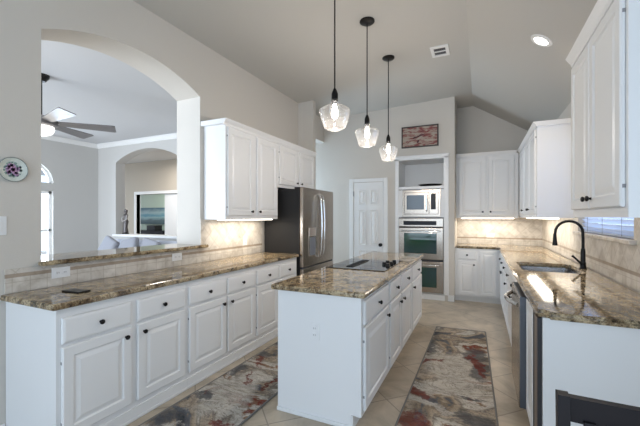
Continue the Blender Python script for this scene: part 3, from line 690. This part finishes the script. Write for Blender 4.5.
obj('drain', lathe(bmesh.new(), [(0, .002), (.03, .002), (.042, .004), (.045, 0)], 24, Matrix.Translation((.575, 3.93, .681))), M['chrome'], t, smooth=True)
# faucet
t = thing('kitchen_faucet', 'tall black gooseneck faucet with pull-down spray head behind the sink', 'faucet', (.865, 3.93, .914))
fx, fy = .865, 3.93
obj('base', lathe(bmesh.new(), [(0, 0), (.030, 0), (.030, .006), (.024, .014), (.022, .05), (.024, .055), (.020, .07), (.019, .16), (.016, .19), (0, .19)], 24, Matrix.Translation((fx, fy, .914))), M['black'], t, smooth=True)
pts = [(fx, fy, 1.09), (fx, fy, 1.20), (fx-.002, fy, 1.25)]
for k in range(1, 13):
    a = math.pi*k/12; pts.append((fx-.108+.108*math.cos(a), fy, 1.25+.108*math.sin(a)))
pts += [(fx-.218, fy, 1.235), (fx-.219, fy, 1.22)]
obj('gooseneck', tube(bmesh.new(), pts, .0125, 14), M['black'], t, smooth=True)
obj('spray_head', lathe(bmesh.new(), [(0, .11), (.014, .11), (.0155, .08), (.0175, .05), (.022, .012), (.021, 0), (0, 0)], 20, Matrix.Translation((fx-.219, fy, 1.125))), M['black'], t, smooth=True)
obj('lever_handle', tube(bmesh.new(), [(fx-.015, fy, .965), (fx-.035, fy-.002, .985), (fx-.06, fy-.004, 1.012), (fx-.085, fy-.006, 1.035)], .008, 12, [.011, .009, .009, .011]), M['black'], t, smooth=True)

# ------------------------------------------------------------------ right uppers
t = thing('upper_cabinet', 'two-door white upper cabinet on the back wall right of the ovens', 'cabinet', (.0, 6.4, 1.37))
YU = 6.40
obj('body', box(-.380, .56, YU, WB-.014, 1.375, 2.43), M['white'], t)
bm = prism(bmesh.new(), [(YU, 2.42), (YU-.012, 2.42), (YU-.018, 2.44), (YU-.040, 2.465), (YU-.045, 2.475), (WB-.014, 2.475), (WB-.014, 2.43), (YU, 2.43)], 'X', -.380, .53)
obj('crown_moulding', bm, M['white'], t)
door(t, '-Y', -.335, YU, 1.415, .42, .985, (.42-.05, .065), hinges=0); door(t, '-Y', .118, YU, 1.415, .38, .985, (.035, .065), hinges=.38)
t = thing('upper_cabinet', 'deep white upper cabinet on the right wall between corner and window, plain end showing', 'cabinet', (.56, 5.4, 1.37))
XU2 = .575
obj('body', box(XU2, WR-.014, 4.52, WB-.014, 1.385, 2.42), M['white'], t)
bm = prism(bmesh.new(), [(XU2, 2.41), (XU2-.012, 2.41), (XU2-.018, 2.43), (XU2-.036, 2.452), (XU2-.04, 2.462), (WR-.004, 2.462), (WR-.004, 2.41)], 'Y', 4.49, 6.34)
obj('crown_moulding', bm, M['white'], t)
door(t, '-X', XU2, 5.62, 1.425, .52, .965, (.48, .065), hinges=0); door(t, '-X', XU2, 5.08, 1.425, .52, .965, (.04, .065), hinges=.52)
door(t, '-X', XU2, 6.22, 1.425, .56, .965, (.50, .065), hinges=0)
t = thing('upper_cabinet', 'large white upper cabinet on the right wall nearest the camera, beside the window', 'cabinet', (.55, 2.3, 1.40))
XU3 = .565
obj('body', box(XU3, WR-.014, 1.86, 2.80, 1.398, 2.42), M['white'], t)
bm = prism(bmesh.new(), [(XU3, 2.40), (XU3-.012, 2.40), (XU3-.018, 2.42), (XU3-.040, 2.45), (XU3-.045, 2.46), (WR-.004, 2.46), (WR-.004, 2.40)], 'Y', 1.82, 2.80)
obj('crown_moulding', bm, M['white'], t)
door(t, '-X', XU3, 2.775, 1.445, .405, .935, (.375, .055), hinges=0); door(t, '-X', XU3, 2.350, 1.445, .46, .935, (.035, .055), hinges=.46)
for nm, a, l in (('undercabinet_light', (-.30, .50, 6.46, 6.56, 1.362, 1.374), 'glowing slim light bar under the back wall upper cabinet'), ('undercabinet_light', (.66, .80, 4.62, 6.3, 1.372, 1.384), 'glowing slim light bar under the corner upper cabinet on the right')):
    o = obj(nm, box(*a, bev=.003), M['ledbar']); tag(o, l, 'light')
area('undercabinet_glow_back', (.1, 6.5, 1.345), (0, 0, 0), .8, .10, 5.2, LED)
area('undercabinet_glow_corner', (.73, 5.45, 1.355), (0, 0, 0), .10, 1.6, 7.5, LED)

# blinds
t = thing('window_blind', 'white horizontal slat blind in the window over the sink', 'blind', (WR+.03, 3.7, WZ0))
obj('headrail', box(WR+.01, WR+.055, WY0+.012, WY1-.012, WZ1-.05, WZ1-.005), M['blind'], t)
for i in range(24):
    z = WZ0+.03+i*.042
    b_ = box(-.024, .024, WY0+.015, WY1-.015, -.0015, .0015)
    bmesh.ops.rotate(b_, cent=(0, 0, 0), matrix=Matrix.Rotation(R(52), 3, 'Y'), verts=b_.verts)
    bmesh.ops.translate(b_, vec=(WR+.035, 0, z), verts=b_.verts)
    obj('slat', b_, M['blind'], t)
for y in (3.25, 3.70, 4.15): obj('ladder_cord', tube(bmesh.new(), [(WR+.008, y, WZ0+.01), (WR+.008, y, WZ1-.05)], .0015, 6), M['slot'], t)
obj('bottom_rail', box(WR+.015, WR+.055, WY0+.015, WY1-.015, WZ0+.002, WZ0+.016, bev=.003), M['blind'], t)

# ------------------------------------------------------------------ pendants
def pendant(x, y, zb, label):
    zt = zc(x)+.002
    t = thing('pendant_light', label, 'pendant light', (x, y, zt), 'glass pendant lights over the island')
    T = Matrix.Translation((x, y, 0))
    obj('canopy', lathe(bmesh.new(), [(0, zt), (.074, zt), (.074, zt-.014), (.062, zt-.024), (.012, zt-.026), (0, zt-.026)], 32, T), M['black'], t, smooth=True)
    obj('rod', tube(bmesh.new(), [(x, y, zt-.02), (x, y, zb+.30)], .0055, 10), M['black'], t, smooth=True)
    obj('socket', lathe(bmesh.new(), [(0, zb+.325), (.010, zb+.325), (.020, zb+.30), (.025, zb+.285), (.026, zb+.225), (.022, zb+.222), (0, zb+.222)], 24, T), M['black'], t, smooth=True)
    p = [(.030, zb+.240), (.034, zb+.228), (.036, zb+.205), (.060, zb+.192), (.098, zb+.178), (.117, zb+.162), (.120, zb+.150), (.115, zb+.125), (.098, zb+.075), (.085, zb+.035), (.078, zb+.022), (.045, zb+.008), (0, zb)]
    fine = []
    for (r0, z0), (r1, z1) in zip(p, p[1:]):
        for k in range(4):
            q = k/4; rr_ = r0+(r1-r0)*q; zz = z0+(z1-z0)*q
            fine.append((rr_+.0012*math.sin(zz*520) if .03 < zz-zb < .18 else rr_, zz))
    fine.append(p[-1])
    obj('glass_shade', lathe(bmesh.new(), fine, 48, T), M['glass'], t, smooth=True)
    obj('bulb', lathe(bmesh.new(), [(0, zb+.215), (.013, zb+.21), (.014, zb+.185), (.024, zb+.155), (.026, zb+.13), (.020, zb+.105), (0, zb+.092)], 20, T), M['bulb'], t, smooth=True)
    l = bpy.data.lights.new('pendant_bulb', 'POINT'); l.energy = 19; l.color = (1, .88, .76); l.shadow_soft_size = .04
    lo = bpy.data.objects.new('pendant_bulb', l); C.objects.link(lo); lo.location = (x, y, zb+.05)
pendant(-1.01, 2.43, 2.055, 'glass pendant light nearest the camera, largest in view over the island')
pendant(-1.02, 3.29, 2.085, 'middle glass pendant light of the three hanging over the island')
pendant(-1.02, 4.16, 2.075, 'farthest glass pendant light over the island, left of the red sign')

# downlight on the sloped ceiling, vent
ang = math.atan(SL)
def on_slope(x, y): return Matrix.Translation((x, y, zc(x))) @ Matrix.Rotation(ang, 4, 'Y')
t = thing('recessed_downlight', 'lit round white recessed downlight in the sloped ceiling', 'downlight', (.50, 3.66, zc(.5)))
m = on_slope(.50, 3.66)
obj('trim_ring', lathe(bmesh.new(), [(.062, -.002), (.066, -.010), (.094, -.006), (.098, 0)], 40, m), M['trim'], t, smooth=True)
obj('lens', lathe(bmesh.new(), [(0, -.004), (.064, -.004)], 40, m), M['downlight'], t)
l = bpy.data.lights.new('downlight_beam', 'SPOT'); l.energy = 44; l.color = (1, .82, .62); l.spot_size = R(150); l.spot_blend = 1; l.shadow_soft_size = .06
lo = bpy.data.objects.new('downlight_beam', l); C.objects.link(lo); lo.location = (.49, 3.66, zc(.5)-.05)
t = thing('air_vent', 'small white ceiling air vent with dark louvres', 'vent', (-.435, 4.31, zc(-.435)))
vx, vy = -.435, 4.30
bm = bmesh.new()
for a in ((-.10, .10, -.10, -.065), (-.10, .10, .065, .10), (-.10, -.065, -.065, .065), (.065, .10, -.065, .065), (-.065, .065, -.006, .006)): bx(bm, vx+a[0], vx+a[1], vy+a[2]*1.35, vy+a[3]*1.35, zc(-.435)-.012, zc(-.435))
obj('frame', bm, M['trim'], t)
obj('opening', box(vx-.066, vx+.066, vy-.089, vy+.089, zc(-.435)-.004, zc(-.435)), M['gap'], t)
for i in range(7): obj('louvre', box(vx-.06+i*.02-.002, vx-.06+i*.02+.002, vy-.087, vy+.087, zc(-.435)-.010, zc(-.435)-.003), M['slot'], t)

# ------------------------------------------------------------------ rugs
def rug_obj(name, label, quad, m):
    t = thing(name, label, 'rug', (quad[0][0], quad[0][1], 0))
    bm = bmesh.new(); A = [bm.verts.new((x, y, .010)) for x, y in quad]; B = [bm.verts.new((x, y, .001)) for x, y in quad]
    bm.faces.new(A)
    for i in range(4): bm.faces.new((A[i], B[i], B[(i+1) % 4], A[(i+1) % 4]))
    obj('woven_field', bm, m, t)
    bm = bmesh.new()
    for i in range(4):
        a, b_ = quad[i], quad[(i+1) % 4]
        tube(bm, [(a[0], a[1], .008), (b_[0], b_[1], .008)], .007, 8)
    obj('bound_edge', bm, M['rug_edge'], t)
rug_obj('area_rug', 'abstract rust, grey and cream rug in the aisle right of the island', [(-.515, 1.75), (.125, 1.75), (.055, 4.60), (-.50, 4.56)], M['rug_a'])
rug_obj('runner_rug', 'abstract grey, cream and red runner between the island and the left cabinets', [(-2.06, 1.2), (-1.46, 1.2), (-1.45, 4.0), (-2.03, 4.0)], M['rug_b'])

# phone on the counter
t = thing('smartphone', 'black phone lying flat on the left granite counter', 'phone', (-2.385, 1.355, .914))
mm = Matrix.Translation((-2.385, 1.355, .914)) @ Matrix.Rotation(R(4), 4, 'Z')
obj('case', box(-.080, .080, -.040, .040, 0, .009, bev=.003), M['black'], t, mm)
obj('screen', box(-.074, .074, -.035, .035, .0085, .0098), mat('matte_screen', (.05, .05, .05), .35), t, mm)

# floral plate on the wall
t = thing('wall_plate', 'oval white decorative plate with a purple flower hanging on the left wall', 'plate', (WL, 1.16, 1.70))
mm = Matrix.Translation((WL, 1.160, 1.703)) @ Matrix.Rotation(R(90), 4, 'Y') 
obj('dish', lathe(bmesh.new(), [(0, .006), (.045, .006), (.058, .012), (.074, .018), (.078, .016), (.060, .004), (0, 0)], 40, mm), mat('plate_glaze', (.62, .66, .60), .25), t, smooth=True)
obj('rim', lathe(bmesh.new(), [(.0745, .017), (.0765, .0215), (.0795, .018), (.077, .014)], 40, mm), mat('plate_rim', (.25, .27, .26), .4), t, smooth=True)
rnd = random.Random(3)
for nm, col, n, r0 in (('painted_leaves', (.20, .30, .28), 22, .050), ('painted_petals', (.40, .25, .42), 22, .032), ('painted_centre', (.45, .25, .42), 7, .012)):
    bm = bmesh.new(); zz = {'painted_leaves': .0085, 'painted_petals': .0095, 'painted_centre': .0105}[nm]
    for i in range(n):
        a = 2*math.pi*i/n+rnd.random()*.5; r = r0*(.5+.6*rnd.random())
        lathe(bm, [(0, zz+.0006*0), (.009+.003*rnd.random(), zz)], 8, mm @ Matrix.Translation((r*math.cos(a), r*math.sin(a), 0)) @ Matrix.Rotation(a, 4, 'Z') @ Matrix.Diagonal((1.3, .7, 1, 1)))
    obj(nm, bm, mat(nm, col, .4), t)

# ------------------------------------------------------------------ dark chair in the foreground
t = thing('dining_chair', 'dark espresso wooden slat-back chair in the lower right corner', 'chair', (.40, .88, 0))
cx0, cx1, cyb = .176, .626, 1.065
for x in (cx0, cx1-.026):
    bm = bmesh.new(); prism(bm, [(cyb+.0, .955), (cyb-.030, .955), (cyb-.062, .45), (cyb-.04, 0), (cyb-.002, 0), (cyb-.026, .45)], 'X', x, x+.026)
    obj('back_leg', bm, M['wood_dark'], t)
for x in (cx0, cx1-.026): obj('front_leg', box(x, x+.03, .635, .671, 0, .43, bev=.003), M['wood_dark'], t)
bm = bmesh.new(); n = 10; xa, xb = cx0+.026, cx1-.026
pt = []
for k in range(n+1):
    q = k/n; pt.append((xa+(xb-xa)*q, cyb-.010-.005*math.sin(math.pi*q)))
for a, b_ in zip(pt, pt[1:]):
    prism(bm, [(a[0], a[1]-.012), (b_[0], b_[1]-.012), (b_[0], b_[1]+.010), (a[0], a[1]+.010)], 'Z', .890, .950)
bmesh.ops.remove_doubles(bm, verts=bm.verts, dist=1e-5)
obj('top_rail', bm, M['wood_dark'], t)
for k in range(8):
    x = xa+.028+k*.0462
    bm = bmesh.new(); prism(bm, [(cyb-.020, .90), (cyb-.034, .90), (cyb-.066, .52), (cyb-.052, .52)], 'X', x, x+.0235); obj('slat', bm, M['wood_dark'], t)
obj('lower_rail', box(xa, xb, cyb-.070, cyb-.048, .49, .53), M['wood_dark'], t)
obj('seat', box(cx0-.005, cx1+.005, .615, cyb-.03, .43, .465, bev=.01, seg=3), M['wood_dark'], t)
bm = bmesh.new(); bx(bm, cx0+.03, cx1-.03, .64, .66, .36, .43); bx(bm, cx0+.008, cx0+.028, .65, 1.0, .36, .43); bx(bm, cx1-.028, cx1-.008, .65, 1.0, .36, .43)
obj('apron', bm, M['wood_dark'], t)

# ------------------------------------------------------------------ living room furniture
fxx, fyy, fz = -4.64, 2.25, 2.50
t = thing('ceiling_fan', 'ceiling fan with grey blades and lit bowl seen through the arch', 'ceiling fan', (fxx, fyy, LZ))
T = Matrix.Translation((fxx, fyy, 0))
obj('canopy', lathe(bmesh.new(), [(0, LZ), (.085, LZ), (.08, LZ-.03), (.045, LZ-.075), (0, LZ-.075)], 28, T), M['black'], t, smooth=True)
obj('downrod', tube(bmesh.new(), [(fxx, fyy, LZ-.06), (fxx, fyy, fz+.07)], .014), M['black'], t, smooth=True)
obj('motor_housing', lathe(bmesh.new(), [(0, fz+.08), (.05, fz+.08), (.11, fz+.06), (.16, fz+.03), (.165, fz-.03), (.13, fz-.05), (0, fz-.05)], 32, T), M['blade'], t, smooth=True)
obj('light_bowl', lathe(bmesh.new(), [(.0, fz-.05), (.125, fz-.05), (.13, fz-.08), (.11, fz-.125), (.06, fz-.15), (0, fz-.158)], 32, T), M['glow'], t, smooth=True)
for k in range(6):
    a = R(51+60*k); m = Matrix.Translation((fxx, fyy, fz)) @ Matrix.Rotation(a, 4, 'Z') @ Matrix.Rotation(R(-14), 4, 'X')
    bm = prism(bmesh.new(), [(.17, -.05), (.73, -.085), (.75, -.075), (.755, .075), (.73, .085), (.17, .05)], 'Z', -.005, .005)
    bl = obj('blade', bm, M['blade'], t, m)
    obj('blade_arm', box(.12, .24, -.02, .02, .004, .014), M['black'], bl, m)
# sofa
t = thing('sofa', 'pale grey sofa under the arched opening in the living room', 'sofa', (-6.0, 4.45, 0))
obj('frame', box(-7.15, -4.85, 4.12, 4.93, .08, .42, bev=.04, seg=3), M['fabric'], t)
obj('back_frame', box(-7.15, -4.85, 4.72, 4.93, .42, .88, bev=.05, seg=3), M['fabric'], t)
for x0, x1 in ((-7.15, -6.92), (-5.08, -4.85)): obj('arm', box(x0, x1, 4.10, 4.9, .1, .64, bev=.05, seg=3), M['fabric'], t)
for k in range(3):
    x0 = -6.91+k*.61
    obj('seat_cushion', box(x0+.005, x0+.605, 4.10, 4.72, .42, .54, bev=.035, seg=3), M['fabric'], t)
    b_ = box(-.30, .30, -.08, .08, -.22, .22, bev=.06, seg=4)
    bmesh.ops.transform(b_, matrix=Matrix.Translation((x0+.305, 4.66, .72)) @ Matrix.Rotation(R(-14), 4, 'X'), verts=b_.verts)
    obj('back_cushion', b_, M['fabric'], t, smooth=True)
for x in (-7.08, -4.97):
    for y in (4.2, 4.85): obj('foot', box(x, x+.05, y-.03, y+.02, 0, .09), M['wood_dark'], t)
dk = mat('slate_cushion', (.30, .31, .35), .9)
for x, r_, l in ((-6.55, 20, 'slate throw pillow on the left of the pale sofa'), (-5.95, -15, 'slate throw pillow in the middle of the pale sofa'), (-5.2, 12, 'slate throw pillow on the right end of the pale sofa')):
    b_ = box(-.2, .2, -.06, .06, -.2, .2, bev=.05, seg=4)
    bmesh.ops.transform(b_, matrix=Matrix.Translation((x, 4.30, .79) if x != -5.2 else (-5.42, 4.30, .79)) @ Matrix.Rotation(R(-20), 4, 'X') @ Matrix.Rotation(R(r_), 4, 'Y'), verts=b_.verts)
    tag(obj('throw_pillow', b_, dk, smooth=True), l, 'pillow')
# figurine
t = thing('figurine', 'slender dark statuette standing on the sill of the arched opening', 'statuette', (-7.260, LY+.15, nz0))
T = Matrix.Translation((-7.240, LY+.15, nz0))
obj('base', lathe(bmesh.new(), [(0, 0), (.07, 0), (.07, .02), (.03, .035), (0, .035)], 20, T), M['black'], t, smooth=True)
obj('figure', tube(bmesh.new(), [(-7.240, LY+.15, nz0+.03), (-7.250, LY+.15, nz0+.15), (-7.230, LY+.15, nz0+.28), (-7.240, LY+.15, nz0+.34), (-7.235, LY+.15, nz0+.42), (-7.230, LY+.15, nz0+.455), (-7.230, LY+.15, nz0+.49), (-7.230, LY+.15, nz0+.54), (-7.230, LY+.15, nz0+.565)], .03, 14, [.06, .045, .055, .032, .05, .022, .036, .034, .008]), mat('pewter', (.12, .11, .11), .35, .6), t, smooth=True)
obj('arms', tube(bmesh.new(), [(-7.190, LY+.14, nz0+.42), (-7.170, LY+.11, nz0+.32), (-7.240, LY+.07, nz0+.28), (-7.310, LY+.11, nz0+.33), (-7.280, LY+.14, nz0+.42)], .014, 8), mat('pale_pewter', (.45, .43, .42), .4), t, smooth=True)
# far room: painting and dresser
t = thing('framed_painting', 'blue and grey seascape painting on the far pale green wall beyond the doorway', 'painting', (-11.9, 9.6, 1.1))
m = mat('seascape_paint', (.2, .3, .4), .6)
N, L, b = nodes(m); tc = N.new('ShaderNodeTexCoord'); sp = N.new('ShaderNodeSeparateXYZ'); L.new(tc.outputs['Object'], sp.inputs[0])
nz = noise(m, coords(m, (1, 1, 3)), 2.5, 5, .6, .5)
ad = N.new('ShaderNodeMath'); ad.operation = 'MULTIPLY_ADD'; ad.inputs[1].default_value = .22; L.new(nz, ad.inputs[0]); L.new(sp.outputs['Z'], ad.inputs[2])
setcol(m, ramp(m, ad.outputs[0], [(.12, (.05, .09, .11)), (.26, (.12, .17, .19)), (.38, (.34, .48, .52)), (.45, (.12, .30, .40)), (.56, (.40, .50, .54)), (.72, (.10, .18, .24))]))
obj('canvas', box(-12.52, -11.1, 9.56, 9.595, 1.10, 1.745), m, t)
t = thing('dresser', 'dark low dresser below the seascape painting in the far room', 'dresser', (-12, 9.3, 0))
obj('body', box(-13.2, -10.6, 9.05, 9.56, .12, .86, bev=.01), M['wood_dark'], t)
for k in range(4):
    d = obj('drawer', box(-13.17+k*.645, -12.56+k*.645, 9.03, 9.055, .16, .82, bev=.004), M['wood_dark'], t)
    obj('knob', lathe(bmesh.new(), [(0, 0), (.014, 0), (.018, .02), (0, .024)], 12, Matrix.Translation((-12.865+k*.645, 9.03, .5)) @ Matrix.Rotation(R(90), 4, 'X')), M['chrome'], d)
for x in (-13.15, -10.7):
    for y in (9.08, 9.48): obj('leg', box(x, x+.05, y, y+.05, 0, .12), M['wood_dark'], t)
b_ = obj('storage_box', box(-11.6, -11.15, 9.12, 9.45, .861, 1.06, bev=.01), M['wood_dark']); tag(b_, 'small dark box on the dresser under the seascape painting', 'box')

# bookkeeping names are not part of the scene
for o in bpy.data.objects:
    if '_w' in o: del o['_w']
